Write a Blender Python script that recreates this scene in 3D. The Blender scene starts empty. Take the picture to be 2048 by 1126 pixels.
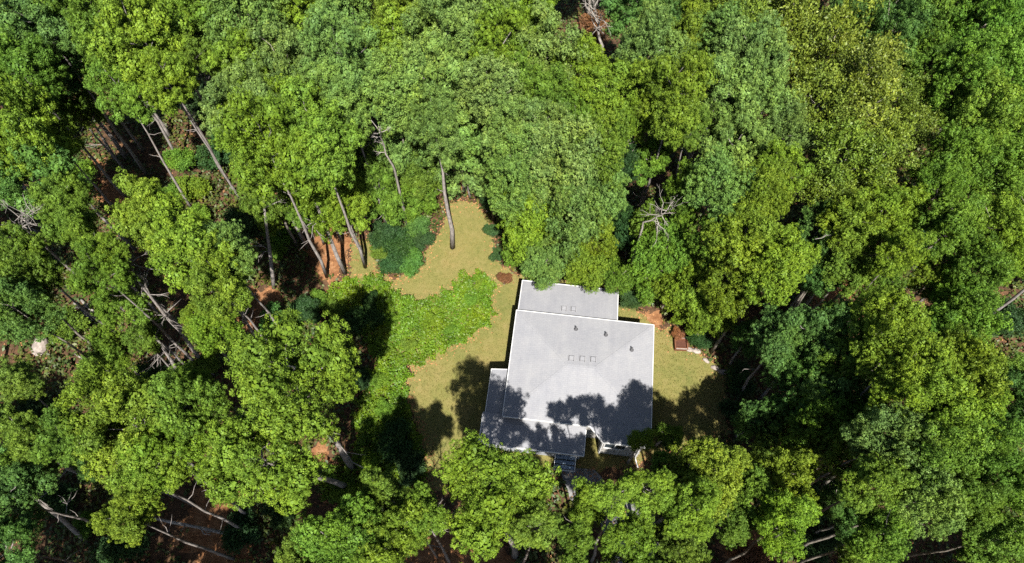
import bpy, math, random
import numpy as np
from mathutils import Vector

# ------------------------------------------------------------------ camera, sky, sun, exposure
scene = bpy.context.scene
COL = scene.collection
FPX, PITCH, CAMH = 1400.0, math.radians(60.9), 50.0      # focal length in px of a 2048 px wide frame
cam_d = bpy.data.cameras.new("camera")
cam_d.sensor_width = 36.0
cam_d.lens = FPX / 2048.0 * 36.0
cam_d.clip_end = 2000.0
cam = bpy.data.objects.new("camera", cam_d)
COL.objects.link(cam)
cam.location = (0, 0, CAMH)
cam.rotation_euler = (math.pi / 2 - PITCH, 0, 0)
scene.camera = cam

SUN_EL, SUN_AZ = math.radians(58.0), math.radians(173.0)   # azimuth clockwise from +Y (camera forward)
world = bpy.data.worlds.new("World")
scene.world = world
world.use_nodes = True
wn = world.node_tree.nodes
bg = wn["Background"]
sky = wn.new("ShaderNodeTexSky")
sky.sky_type = 'NISHITA'
sky.sun_disc = False
sky.sun_elevation = SUN_EL
sky.sun_rotation = SUN_AZ
world.node_tree.links.new(sky.outputs[0], bg.inputs[0])
bg.inputs[1].default_value = 0.05
sun_d = bpy.data.lights.new("sun", 'SUN')
sun_d.energy = 5.0
sun_d.angle = math.radians(0.5)
sun_d.color = (1.0, 0.955, 0.88)
sun = bpy.data.objects.new("sun", sun_d)
COL.objects.link(sun)
_sv = Vector((math.sin(SUN_AZ) * math.cos(SUN_EL), math.cos(SUN_AZ) * math.cos(SUN_EL), math.sin(SUN_EL)))
sun.rotation_euler = _sv.to_track_quat('Z', 'Y').to_euler()
sun.location = _sv * 120
scene.view_settings.view_transform = 'Standard'
scene.view_settings.look = 'None'
scene.view_settings.exposure = 1.45
scene.view_settings.gamma = 1.0
scene.view_settings.use_curve_mapping = False
scene.render.engine = 'CYCLES'
scene.cycles.max_bounces = 4
scene.cycles.diffuse_bounces = 1
scene.cycles.transmission_bounces = 2
scene.cycles.use_denoising = False

# ------------------------------------------------------------------ helpers
_fw = np.array([0, math.cos(PITCH), -math.sin(PITCH)])
_up = np.array([0, math.sin(PITCH), math.cos(PITCH)])
_rt = np.array([1.0, 0, 0])

def at(x, y, z=0.0):
    """photo pixel -> the point of its ray at height z"""
    d = _rt * (x - 1024) / FPX - _up * (y - 563) / FPX + _fw
    t = (z - CAMH) / d[2]
    return np.array([0, 0, CAMH]) + d * t

def px_per_m(p):
    return FPX / ((np.asarray(p) - np.array([0, 0, CAMH])) @ _fw)

def tag(o, label=None, cat=None, group=None, kind=None):
    if label: o["label"] = label
    if cat: o["category"] = cat
    if group: o["group"] = group
    if kind: o["kind"] = kind
    return o

def empty(name, loc, rz=0.0):
    o = bpy.data.objects.new(name, None)
    o.empty_display_size = 0.3
    o.location = loc
    o.rotation_euler = (0, 0, rz)
    COL.objects.link(o)
    return o

def obj(name, me, parent=None, loc=None):
    o = bpy.data.objects.new(name, me)
    COL.objects.link(o)
    if parent: o.parent = parent
    if loc is not None: o.location = loc
    return o

def mesh_np(name, V, Fc, mat, tone=None, smooth=False):
    V = np.asarray(V, dtype=np.float32); Fc = np.asarray(Fc, dtype=np.int32)
    n, k = Fc.shape
    me = bpy.data.meshes.new(name)
    me.vertices.add(len(V)); me.vertices.foreach_set("co", V.ravel())
    me.loops.add(n * k); me.loops.foreach_set("vertex_index", Fc.ravel())
    me.polygons.add(n)
    me.polygons.foreach_set("loop_start", np.arange(0, n * k, k, dtype=np.int32))
    me.polygons.foreach_set("loop_total", np.full(n, k, dtype=np.int32))
    if smooth: me.polygons.foreach_set("use_smooth", np.ones(n, dtype=bool))
    me.update(calc_edges=True)
    if tone is not None:
        a = me.attributes.new("tone", 'FLOAT', 'FACE')
        a.data.foreach_set("value", np.asarray(tone, dtype=np.float32))
    me.materials.append(mat)
    return me

def mesh_py(name, V, Fc, mat, smooth=False):
    me = bpy.data.meshes.new(name)
    me.from_pydata([tuple(map(float, v)) for v in V], [], Fc)
    if smooth:
        me.polygons.foreach_set("use_smooth", [True] * len(me.polygons))
    me.materials.append(mat)
    return me

class MB:
    """collects boxes, prisms and tubes into one mesh"""
    def __init__(s): s.V = []; s.F = []
    def add(s, V, Fc):
        b = len(s.V); s.V += [tuple(map(float, v)) for v in V]; s.F += [tuple(i + b for i in f) for f in Fc]; return s
    def box(s, x0, x1, y0, y1, z0, z1):
        return s.add([(x0,y0,z0),(x1,y0,z0),(x1,y1,z0),(x0,y1,z0),(x0,y0,z1),(x1,y0,z1),(x1,y1,z1),(x0,y1,z1)],
                     [(0,3,2,1),(4,5,6,7),(0,1,5,4),(1,2,6,5),(2,3,7,6),(3,0,4,7)])
    def slab(s, top, th):
        """a polygon sheet (list of 3-D points, counter-clockwise from above) with thickness th"""
        n = len(top)
        V = list(top) + [(p[0], p[1], p[2] - th) for p in top]
        return s.add(V, [tuple(range(n)), tuple(range(2*n-1, n-1, -1))] + [(i, i+n, (i+1) % n + n, (i+1) % n) for i in range(n)])
    def bar(s, p, q, w, h):
        """rectangular bar from p to q, width w (horizontal), height h"""
        p, q = np.array(p, float), np.array(q, float)
        d = q - p; d /= np.linalg.norm(d)
        up = np.array([0, 0, 1.0]) if abs(d[2]) < .95 else np.array([0, 1.0, 0])
        a = np.cross(d, up); a /= np.linalg.norm(a); b = np.cross(a, d)
        V = [e + a*sx*w/2 + b*sy*h/2 for e in (p, q) for sx, sy in ((-1,-1),(1,-1),(1,1),(-1,1))]
        return s.add(V, [(0,1,2,3),(7,6,5,4),(0,4,5,1),(1,5,6,2),(2,6,7,3),(3,7,4,0)])
    def tube(s, pts, rad, n=6):
        pts = [np.array(p, float) for p in pts]
        V = []; Fc = []
        for i, p in enumerate(pts):
            d = pts[min(i+1, len(pts)-1)] - pts[max(i-1, 0)]
            d /= (np.linalg.norm(d) + 1e-9)
            ref = np.array([1.0, 0, 0]) if abs(d[0]) < .9 else np.array([0, 1.0, 0])
            a = np.cross(d, ref); a /= np.linalg.norm(a); b = np.cross(d, a)
            for k in range(n):
                t = 2*math.pi*k/n
                V.append(p + rad[i]*(a*math.cos(t) + b*math.sin(t)))
        for i in range(len(pts)-1):
            for k in range(n):
                Fc.append((i*n+k, i*n+(k+1) % n, (i+1)*n+(k+1) % n, (i+1)*n+k))
        Fc.append(tuple(range(n-1, -1, -1))); Fc.append(tuple((len(pts)-1)*n + k for k in range(n)))
        return s.add(V, Fc)
    def lathe(s, prof, n=12):
        V = []; Fc = []
        for r, z in prof:
            for k in range(n):
                t = 2*math.pi*k/n; V.append((r*math.cos(t), r*math.sin(t), z))
        for i in range(len(prof)-1):
            for k in range(n):
                Fc.append((i*n+k, i*n+(k+1) % n, (i+1)*n+(k+1) % n, (i+1)*n+k))
        Fc.append(tuple((len(prof)-1)*n + k for k in range(n)))
        return s.add(V, Fc)
    def mesh(s, name, mat, smooth=False): return mesh_py(name, s.V, s.F, mat, smooth)
    def build(s, name, mat, parent=None, smooth=False): return obj(name, s.mesh(name, mat, smooth), parent)

# ------------------------------------------------------------------ materials
def mat_new(name):
    m = bpy.data.materials.new(name); m.use_nodes = True
    nt = m.node_tree
    return m, nt, nt.nodes["Principled BSDF"], nt.nodes["Material Output"]

def N(nt, t, **kw):
    n = nt.nodes.new(t)
    for k, v in kw.items(): setattr(n, k, v)
    return n

def noise(nt, scale, detail=4, rough=.6, coord=None):
    n = N(nt, "ShaderNodeTexNoise"); n.inputs["Scale"].default_value = scale
    n.inputs["Detail"].default_value = detail; n.inputs["Roughness"].default_value = rough
    if coord is not None: nt.links.new(coord, n.inputs["Vector"])
    return n

def ramp(nt, fac, stops):
    r = N(nt, "ShaderNodeValToRGB")
    el = r.color_ramp.elements
    while len(el) < len(stops): el.new(0.5)
    for e, (p, c) in zip(el, stops): e.position = p; e.color = (*c, 1)
    nt.links.new(fac, r.inputs[0])
    return r

def mix(nt, fac, a, b, mode='MIX'):
    m = N(nt, "ShaderNodeMix", data_type='RGBA', blend_type=mode)
    L = nt.links.new
    if isinstance(fac, float): m.inputs[0].default_value = fac
    else: L(fac, m.inputs[0])
    for s, v in ((m.inputs[6], a), (m.inputs[7], b)):
        if isinstance(v, tuple): s.default_value = (*v, 1)
        else: L(v, s)
    return m.outputs[2]

def simple(name, col, rough=.7, var=.25, scale=6.0, spec=.3, bump=0.0):
    m, nt, bs, out = mat_new(name)
    g = N(nt, "ShaderNodeNewGeometry")
    n = noise(nt, scale, 5, .65, g.outputs["Position"])
    lo = tuple(c*(1-var) for c in col); hi = tuple(min(1, c*(1+var)) for c in col)
    r = ramp(nt, n.outputs["Fac"], [(.3, lo), (.7, hi)])
    nt.links.new(r.outputs[0], bs.inputs["Base Color"])
    bs.inputs["Roughness"].default_value = rough
    bs.inputs["Specular IOR Level"].default_value = spec
    if bump:
        b = N(nt, "ShaderNodeBump"); b.inputs["Strength"].default_value = bump
        nt.links.new(n.outputs["Fac"], b.inputs["Height"]); nt.links.new(b.outputs[0], bs.inputs["Normal"])
    return m

def foliage(name, rough=.45, trans=.25, warm=(1.25, 1.02, .55), spec=.35, col=None):
    """leaf colour = the object's own colour, varied leaf by leaf and spray by spray"""
    m, nt, bs, out = mat_new(name)
    L = nt.links.new
    oi = N(nt, "ShaderNodeObjectInfo"); g = N(nt, "ShaderNodeNewGeometry")
    at_ = N(nt, "ShaderNodeAttribute"); at_.attribute_name = "tone"
    if col:
        rgb = N(nt, "ShaderNodeRGB"); rgb.outputs[0].default_value = (*col, 1); base = rgb.outputs[0]
    else: base = oi.outputs["Color"]
    nz = noise(nt, .55, 3, .6, g.outputs["Position"])
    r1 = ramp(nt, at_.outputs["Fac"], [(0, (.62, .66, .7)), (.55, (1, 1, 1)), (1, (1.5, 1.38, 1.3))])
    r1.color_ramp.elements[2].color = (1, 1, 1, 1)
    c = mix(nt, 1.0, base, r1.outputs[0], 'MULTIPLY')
    # pale young growth on some sprays, plus highlights painted on tuft tops
    mt = N(nt, "ShaderNodeMapRange"); mt.inputs[1].default_value = .55; mt.inputs[2].default_value = 1.0; mt.inputs[4].default_value = .55
    L(at_.outputs["Fac"], mt.inputs[0])
    pale = mix(nt, 1.0, base, (2.0, 1.75, 2.0), 'MULTIPLY')
    c = mix(nt, mt.outputs[0], c, pale)
    # patches that turn yellower, and single leaves that do
    r2 = ramp(nt, nz.outputs["Fac"], [(.40, (1, 1, 1)), (.66, warm)])
    c = mix(nt, 1.0, c, r2.outputs[0], 'MULTIPLY')
    r3 = ramp(nt, g.outputs["Random Per Island"], [(0, (.86, .88, .9)), (.5, (1, 1, 1)), (.95, (1.12, 1.08, .95)), (1, (1.3, 1.12, .9))])
    c = mix(nt, 1.0, c, r3.outputs[0], 'MULTIPLY')
    L(c, bs.inputs["Base Color"])
    bs.inputs["Roughness"].default_value = rough; bs.inputs["Specular IOR Level"].default_value = spec
    tr = N(nt, "ShaderNodeBsdfTranslucent"); L(mix(nt, 1.0, c, (1.1, 1.15, .6), 'MULTIPLY'), tr.inputs[0])
    ms = N(nt, "ShaderNodeMixShader"); ms.inputs[0].default_value = trans
    L(bs.outputs[0], ms.inputs[1]); L(tr.outputs[0], ms.inputs[2]); L(ms.outputs[0], out.inputs[0])
    return m

def mat_ground(name, k):
    m, nt, bs, out = mat_new(name); L = nt.links.new
    g = N(nt, "ShaderNodeNewGeometry"); P = g.outputs["Position"]
    a = noise(nt, .16, 5, .6, P); b = noise(nt, 1.7, 8, .7, P); c = noise(nt, 11, 5, .7, P)
    if k: r = ramp(nt, b.outputs["Fac"], [(.28, (.09, .038, .018)), (.45, (.17, .08, .036)), (.6, (.24, .125, .06)), (.75, (.29, .2, .125))])
    else: r = ramp(nt, b.outputs["Fac"], [(.28, (.03, .018, .011)), (.5, (.07, .042, .024)), (.65, (.12, .065, .034)), (.8, (.17, .10, .055))])  # same floor darkened in colour to stand in for canopy shade
    r3 = ramp(nt, c.outputs["Fac"], [(.3, (.55, .5, .5)), (.62, (1.1, 1.1, 1.1))])
    L(mix(nt, .8, r.outputs[0], r3.outputs[0], 'MULTIPLY'), bs.inputs["Base Color"])
    bs.inputs["Roughness"].default_value = .95; bs.inputs["Specular IOR Level"].default_value = .1
    bp = N(nt, "ShaderNodeBump"); bp.inputs["Strength"].default_value = .6; bp.inputs["Distance"].default_value = .08
    L(c.outputs["Fac"], bp.inputs["Height"]); L(bp.outputs[0], bs.inputs["Normal"])
    return m

def mat_lawn():
    m, nt, bs, out = mat_new("lawn_turf"); L = nt.links.new
    g = N(nt, "ShaderNodeNewGeometry"); P = g.outputs["Position"]
    a = noise(nt, .33, 5, .6, P); b = noise(nt, 2.2, 8, .72, P); c = noise(nt, 22, 4, .8, P)
    r = ramp(nt, a.outputs["Fac"], [(.28, (.075, .1, .025)), (.45, (.14, .134, .04)), (.6, (.175, .145, .053)), (.74, (.25, .165, .075))])
    r2 = ramp(nt, b.outputs["Fac"], [(.3, (.07, .085, .024)), (.5, (.15, .136, .044)), (.72, (.205, .168, .075))])
    col = mix(nt, .5, r.outputs[0], r2.outputs[0])
    r3 = ramp(nt, c.outputs["Fac"], [(.3, (.5, .52, .5)), (.55, (1, 1, 1)), (.75, (1.3, 1.25, 1.2))])
    L(mix(nt, .85, col, r3.outputs[0], 'MULTIPLY'), bs.inputs["Base Color"])
    bs.inputs["Roughness"].default_value = .9; bs.inputs["Specular IOR Level"].default_value = .1
    bp = N(nt, "ShaderNodeBump"); bp.inputs["Strength"].default_value = .7; bp.inputs["Distance"].default_value = .04
    L(c.outputs["Fac"], bp.inputs["Height"]); L(bp.outputs[0], bs.inputs["Normal"])
    return m

def mat_roof():
    m, nt, bs, out = mat_new("roof_shingle"); L = nt.links.new
    tc = N(nt, "ShaderNodeTexCoord"); P = tc.outputs["Object"]
    br = N(nt, "ShaderNodeTexBrick")
    br.inputs["Scale"].default_value = 1.0; br.inputs["Brick Width"].default_value = .3; br.inputs["Row Height"].default_value = .14
    br.inputs["Mortar Size"].default_value = .008
    br.inputs["Color1"].default_value = (.212, .215, .227, 1); br.inputs["Color2"].default_value = (.226, .227, .237, 1); br.inputs["Mortar"].default_value = (.188, .19, .2, 1)
    L(P, br.inputs["Vector"])
    a = noise(nt, .5, 6, .65, P); b = noise(nt, 14, 4, .75, P)
    mp = N(nt, "ShaderNodeMapping"); mp.inputs["Scale"].default_value = (2.2, .25, 1); L(P, mp.inputs[0])
    st = noise(nt, 1.0, 4, .6, mp.outputs[0])
    r = ramp(nt, a.outputs["Fac"], [(.3, (.86, .87, .9)), (.6, (1, 1, 1)), (.8, (1.06, 1.05, 1.0))])
    r2 = ramp(nt, st.outputs["Fac"], [(.35, (.9, .9, .92)), (.6, (1, 1, 1))])
    r3 = ramp(nt, b.outputs["Fac"], [(.3, (.8, .8, .8)), (.6, (1, 1, 1))])
    col = mix(nt, 1.0, br.outputs[0], r.outputs[0], 'MULTIPLY')
    col = mix(nt, .8, col, r2.outputs[0], 'MULTIPLY'); col = mix(nt, .7, col, r3.outputs[0], 'MULTIPLY')
    L(col, bs.inputs["Base Color"]); bs.inputs["Roughness"].default_value = .85; bs.inputs["Specular IOR Level"].default_value = .2
    bp = N(nt, "ShaderNodeBump"); bp.inputs["Strength"].default_value = .3; bp.inputs["Distance"].default_value = .01
    L(br.outputs["Fac"], bp.inputs["Height"]); L(bp.outputs[0], bs.inputs["Normal"])
    return m

def mat_bark(name, lo, hi):
    m, nt, bs, out = mat_new(name); L = nt.links.new
    g = N(nt, "ShaderNodeNewGeometry")
    mp = N(nt, "ShaderNodeMapping"); mp.inputs["Scale"].default_value = (6, 6, 1.4); L(g.outputs["Position"], mp.inputs[0])
    a = noise(nt, 1.6, 6, .7, mp.outputs[0])
    r = ramp(nt, a.outputs["Fac"], [(.32, lo), (.68, hi)])
    L(r.outputs[0], bs.inputs["Base Color"]); bs.inputs["Roughness"].default_value = .9; bs.inputs["Specular IOR Level"].default_value = .15
    bp = N(nt, "ShaderNodeBump"); bp.inputs["Strength"].default_value = .8; bp.inputs["Distance"].default_value = .05
    L(a.outputs["Fac"], bp.inputs["Height"]); L(bp.outputs[0], bs.inputs["Normal"])
    return m

M = dict(
    soil=mat_ground("shade_darkened_floor", 0), clay=mat_ground("bare_orange_soil", 1), lawn=mat_lawn(), roof=mat_roof(),
    needle=foliage("pine_needles", .6, .1, (1.12, 1.03, .75), .18),
    leaf=foliage("broad_leaves", .55, .13, (1.14, 1.03, .7), .15),
    glossy=foliage("glossy_leaves", .5, .12, (1.06, 1.0, .7), .25),
    vine=foliage("vine_leaves", .5, .2, (1.35, 1.05, .7), .25, col=(.078, .155, .009)),
    under=foliage("undergrowth_leaves", .5, .25, (1.5, .95, .5), .3, col=(.05, .085, .02)),
    litter=simple("dry_leaves", (.26, .13, .055), .85, .55, 3.0, .15),
    blade=foliage("grass_blades", .6, .25, (1.2, .95, .6), .2, col=(.135, .132, .038)),
    bark=mat_bark("pine_bark", (.10, .088, .08), (.31, .28, .26)),
    bark2=mat_bark("grey_bark", (.09, .08, .065), (.28, .25, .21)),
    dead=mat_bark("dead_wood", (.15, .135, .12), (.33, .3, .27)),
    white=simple("white_trim", (.5, .5, .49), .5, .06, 3),
    siding=simple("pale_siding", (.30, .285, .265), .7, .08, 2),
    glass=simple("window_glass", (.03, .04, .05), .08, .2, 2, .6),
    door=simple("door_paint", (.12, .05, .035), .5, .1, 4),
    metal=simple("dark_vent_metal", (.07, .07, .075), .6, .2, 9),
    ventg=simple("grey_vent_plastic", (.20, .20, .21), .6, .15, 9),
    deck=simple("deck_boards", (.24, .25, .27), .75, .2, 8),
    blue=simple("blue_grey_steps", (.22, .29, .38), .7, .15, 8),
    conc=simple("driveway_concrete", (.15, .148, .145), .9, .25, 2.0, .15, .2),
    wood=simple("red_brown_wood", (.13, .052, .028), .75, .35, 12, .2, .2),
    wood2=simple("dark_soil_fill", (.07, .03, .02), .95, .35, 12, .1),
    stone=simple("pale_stone", (.24, .205, .18), .9, .3, 5, .15, .5),
)

# ------------------------------------------------------------------ ground, lawn, drive
rng = np.random.default_rng(11)
random.seed(5)

def in_poly(P, poly):
    x, y = P[:, 0], P[:, 1]; r = np.zeros(len(P), bool); n = len(poly)
    for i in range(n):
        x0, y0 = poly[i]; x1, y1 = poly[(i+1) % n]
        c = ((y0 > y) != (y1 > y)) & (x < (x1-x0)*(y-y0)/(y1-y0+1e-12) + x0)
        r ^= c
    return r

def ragged(pxpoly, step=.25, amp=.22, seed=0):
    """ground outline through photo points, subdivided and made uneven"""
    g = np.random.default_rng(seed)
    P = [at(*p)[:2] for p in pxpoly]; out = []
    for i in range(len(P)):
        a, b = P[i], P[(i+1) % len(P)]; d = b-a; L = np.linalg.norm(d); n = max(1, int(L/step))
        nrm = np.array([-d[1], d[0]])/(L+1e-9)
        for k in range(n): out.append(a + d*k/n + nrm*g.normal(0, amp*.5))
    return np.array(out)

def sheet(name, outline, z, mat):
    from mathutils.geometry import tessellate_polygon
    V = [Vector((p[0], p[1], z)) for p in outline]
    tris = tessellate_polygon([V])
    me = mesh_py(name, V, [tuple(t) for t in tris], mat)
    me.update()
    for p in me.polygons:
        if p.normal.z < 0: p.flip()
    return obj(name, me)

g = mesh_py("ground", [(-400, -300, 0), (400, -300, 0), (400, 500, 0), (-400, 500, 0)], [(0, 1, 2, 3)], M["soil"])
tag(obj("ground", g), kind="structure")
LAWN_PX = [(905,400),(945,402),(975,430),(985,480),(1000,525),(1040,555),(1060,540),(1240,570),(1262,605),(1295,640),(1320,662),(1345,652),(1352,690),(1390,700),(1415,720),(1448,745),(1455,800),(1448,840),(1465,866),(1420,875),(1360,895),(1320,900),(1275,930),(1180,945),(1100,945),(960,960),(905,958),(868,985),(855,950),(848,890),(830,835),(808,790),(810,765),(830,735),(780,700),(700,640),(690,560),(700,545),(705,490),(730,480),(752,500),(755,545),(790,560),(850,530),(850,500),(880,470),(895,430)]
LAWN = ragged(LAWN_PX, .22, .28, 3)
tag(sheet("lawn", LAWN, .006, M["lawn"]), kind="structure")
SOIL = [(180,350,1.6),(240,380,1.8),(655,465,2.0),(660,510,1.9),(440,1010,2.2),(435,1080,2.2),(520,610,1.6),(510,640,1.4),(890,1110,2.2),(980,1115,1.5),(1490,1105,2),(1660,580,1.8),(642,915,.9),(55,570,1.2),(975,340,1.4),(1350,1090,1.5),(930,350,1.5),(1135,545,1.0),(1300,640,1.0)]
for n_, (x, y, r) in enumerate(SOIL):
    c_ = at(x, y); gg = np.random.default_rng(40+n_); th = np.linspace(0, 6.283, 40, endpoint=False); f1, f2 = gg.uniform(0, 6.28, 2)
    rr_ = r*(1 + .28*np.sin(2*th+f1) + .22*np.sin(3*th+f2) + .12*np.sin(7*th+f1) + gg.normal(0, .12, 40))
    tag(sheet("bare_soil", np.column_stack([c_[0]+rr_*np.cos(th), c_[1]+rr_*np.sin(th)]), .003 - n_*.0001 + .0001, M["clay"]), kind="structure")
DRIVE_PX = [(1120,938),(1190,938),(1215,970),(1290,1010),(1330,1060),(1340,1140),(1230,1140),(1200,1050),(1140,1000)]
DRIVE = ragged(DRIVE_PX, .5, .06, 4)
tag(sheet("driveway", DRIVE, .012, M["conc"]), kind="structure")

# ------------------------------------------------------------------ the house
HA = math.radians(-6.96)
house = empty("house", (0.333, 23.356, 0), HA)
tag(house, "grey-roofed white-trimmed house with low hip roof standing in the forest clearing", "house")
W, D = 10.13, 8.19
EZ, RZ = 3.7, 4.3              # eave and ridge heights
WZ = 2.75                       # eaves of the lower roofs
slope = (RZ-EZ)/(D/2)

def part(mb, name, mat, parent=house, smooth=False): return mb.build(name, M[mat], parent, smooth)

# walls
ins = .38
part(MB().box(ins, W-ins, -D+ins, -ins, 0, EZ-.12), "wall", "siding")
part(MB().box(.15+ins, 7.5-ins, -ins+.003, 3.08-ins, 0, WZ-.1), "wall", "siding")            # back wing
part(MB().box(-1.28+.2, ins-.003, -7.9, -4.48-.25, 0, WZ-.1), "wall", "siding")               # side wing
part(MB().box(6.95, W-ins-.004, -8.85, -D+ins-.003, 0, EZ-.36), "wall", "siding")             # front bay
# main hip roof, its front slope carried lower over the bay
rl, rr, rv = D/2, W-D/2, -D/2
ez = lambda v: RZ - slope*abs(v-rv)
VB = -9.14
front = [(0,-D,EZ), (6.0,-D,EZ), (6.92,VB,ez(VB)), (W,VB,ez(VB)), (W,-D,EZ), (rr,rv,RZ), (rl,rv,RZ)]
mr = MB()
mr.slab(front, .14)
mr.slab([(W,-D,EZ),(W,0,EZ),(rr,rv,RZ)], .14)
mr.slab([(W,0,EZ),(0,0,EZ),(rl,rv,RZ),(rr,rv,RZ)], .14)
mr.slab([(0,0,EZ),(0,-D,EZ),(rl,rv,RZ)], .14)
main_roof = part(mr, "main_roof", "roof")
def cap(p, q): part(MB().bar(np.array(p)+(0,0,.002), np.array(q)+(0,0,.002), .16, .02), "ridge_cap", "roof", main_roof)
cap((rl-.05,rv,RZ), (rr+.05,rv,RZ))
for c, r in (((0,-D,EZ),(rl,rv,RZ)), ((0,0,EZ),(rl,rv,RZ)), ((W,-D,EZ),(rr,rv,RZ)), ((W,0,EZ),(rr,rv,RZ))):
    c, r = np.array(c), np.array(r); cap(c+(r-c)*.02, c+(r-c)*.985)
def edges(loop, roofpart, w=.05):
    for a, b in zip(loop[:-1], loop[1:]):
        a, b = np.array(a), np.array(b); d = (b-a)/np.linalg.norm(b-a)
        part(MB().bar(a - d*.0 + (0,0,-.055), b - d*w*.5*0 + (0,0,-.055), w, .17), "fascia", "white", roofpart)
edges([(W,VB+.04,ez(VB)),(W,-D,EZ),(W,0,EZ),(0,0,EZ),(0,-D,EZ),(6.0,-D,EZ),(6.92,VB,ez(VB)),(W-.05,VB,ez(VB))], main_roof)
# back wing: lean-to falling away from the main wall
BZ = 3.3
back = MB().slab([(.1,3.08,WZ),(.1,-.3,BZ),(7.5,-.3,BZ),(7.5,3.08,WZ)], .12)
back_roof = part(back, "back_roof", "roof")
edges([(7.5,-.3,BZ),(7.5,3.08,WZ),(.1,3.08,WZ),(.1,-.3,BZ)], back_roof, .06)
side = MB().slab([(-1.28,-7.93,WZ),(.3,-7.93,WZ+.35),(.3,-4.48,WZ+.35),(-1.28,-4.48,WZ)], .12)
side_roof = part(side, "side_roof", "roof")
edges([(.3,-4.48,WZ+.35),(-1.28,-4.48,WZ),(-1.28,-7.93,WZ)], side_roof, .05)
porch = MB().slab([(-1.42,-9.95,WZ-.12),(5.8,-9.95,WZ-.12),(5.8,-7.8,WZ+.26),(-1.42,-7.8,WZ+.26)], .12)
porch_roof = part(porch, "porch_roof", "roof")
edges([(-1.42,-7.94,WZ+.23),(-1.42,-9.95,WZ-.12),(5.8,-9.95,WZ-.12),(5.8,-8.2,WZ+.19)], porch_roof, .055)
# porch deck, posts, steps
part(MB().box(-1.2, 5.65, -9.5, -D+ins-.004, 0, .68), "porch_deck", "deck")
for u in (-1.1, 1.2, 3.5, 5.58):
    part(MB().box(u-.06, u+.06, -9.48, -9.36, .68, WZ-.14), "porch_post", "white")
steps = part(MB().box(3.86, 5.44, -10.46, -10.38, .0, .15), "front_steps", "white")
for u in (3.93, 5.39): part(MB().bar((u,-9.5,.62), (u,-10.4,.1), .06, .24), "stringer", "white", steps)
for k in range(3):
    v0 = -9.51-.29*k; z = .58-.18*k
    part(MB().box(3.97, 5.35, v0-.25, v0, z-.05, z), "tread", "blue", steps)
# windows, door, gutters
def window(u0, u1, v, z0, z1, dv):
    f = part(MB().box(u0,u1,v-.06,v,z0,z0+.08).box(u0,u1,v-.06,v,z1-.08,z1).box(u0,u0+.08,v-.06,v,z0+.08,z1-.08).box(u1-.08,u1,v-.06,v,z0+.08,z1-.08).box((u0+u1)/2-.04,(u0+u1)/2+.04,v-.05,v,z0+.08,z1-.08), "window", "white")
    part(MB().box(u0+.08,(u0+u1)/2-.04,v-.02,v-.003,z0+.08,z1-.08), "pane", "glass", f)
    part(MB().box((u0+u1)/2+.04,u1-.08,v-.02,v-.003,z0+.08,z1-.08), "pane", "glass", f)
window(7.15, 8.7, -8.853, 1.5, 2.8, 1)
window(.6, 1.9, -D+ins-.003, 1.3, 2.7, 1)
dr = part(MB().box(4.1, 5.0, -D+ins-.045, -D+ins-.004, .69, 2.75), "door", "door")
part(MB().box(4.86, 4.92, -D+ins-.09, -D+ins-.04, 1.65, 1.71), "door_handle", "metal", dr)
part(MB().tube([(9.6,-8.92,3.2),(9.6,-8.92,.4),(9.65,-9.0,.12),(9.85,-9.6,.08)], [.045]*4, 8), "downspout", "white")
part(MB().tube([(7.03,-8.92,3.2),(7.03,-8.92,.2)], [.045]*2, 8), "downspout", "white")
part(MB().tube([(9.2,-9.0,3.3),(9.9,-8.6,.1)], [.035]*2, 6), "cable_conduit", "white")
# roof vents
def vent(u, v, z, tilt, par):
    b = MB().box(u-.24,u+.24,v-.24,v+.24,z-.03,z+.012)
    o = part(b, "roof_vent", "ventg", par)
    part(MB().box(u-.15,u+.15,v-.15,v+.15,z+.012,z+.13), "vent_hood", "roof", o)
    for s in (-1, 1): part(MB().box(u+s*.17-.018,u+s*.17+.018,v-.19,v+.17,z+.012,z+.10), "louvre", "metal", o)
for u, v in ((4.32,-3.6),(5.09,-3.55),(5.85,-3.5)): vent(u, v, ez(v)+.01, 0, main_roof)
for u, v in ((3.49,.81),(4.2,.85)): vent(u, v, WZ+(BZ-WZ)*(3.08-v)/3.38+.02, 0, back_roof)
for u, v in ((4.48,-1.12),(6.66,-1.33),(8.55,-2.29)):
    z = min(ez(v), EZ+(W-u)*slope)
    pipe = MB().lathe([(.16,z-.03),(.15,z+.03),(.07,z+.09),(.055,z+.42),(.04,z+.42),(.04,z+.3)], 12)
    for k in range(0, len(pipe.V)): x, y, zz = pipe.V[k]; pipe.V[k] = (x+u, y+v, zz)
    part(pipe, "vent_pipe", "metal", main_roof, True)

# ------------------------------------------------------------------ foliage generators
def unit(a): return a / (np.linalg.norm(a, axis=-1, keepdims=True) + 1e-9)

def kites(pos, axis, nrm, L, Wd, droop=.15):
    """one four-cornered leaf per row: base at pos, pointing along axis"""
    side = unit(np.cross(axis, nrm)); n2 = unit(np.cross(side, axis))
    L = np.asarray(L)[:, None]; Wd = np.asarray(Wd)[:, None]
    mid = pos + axis*L*.5 + n2*L*droop*.6
    V = np.stack([pos, mid + side*Wd/2, pos + axis*L, mid - side*Wd/2], 1).reshape(-1, 3)
    F_ = np.arange(len(V)).reshape(-1, 4)
    return V, F_

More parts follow.
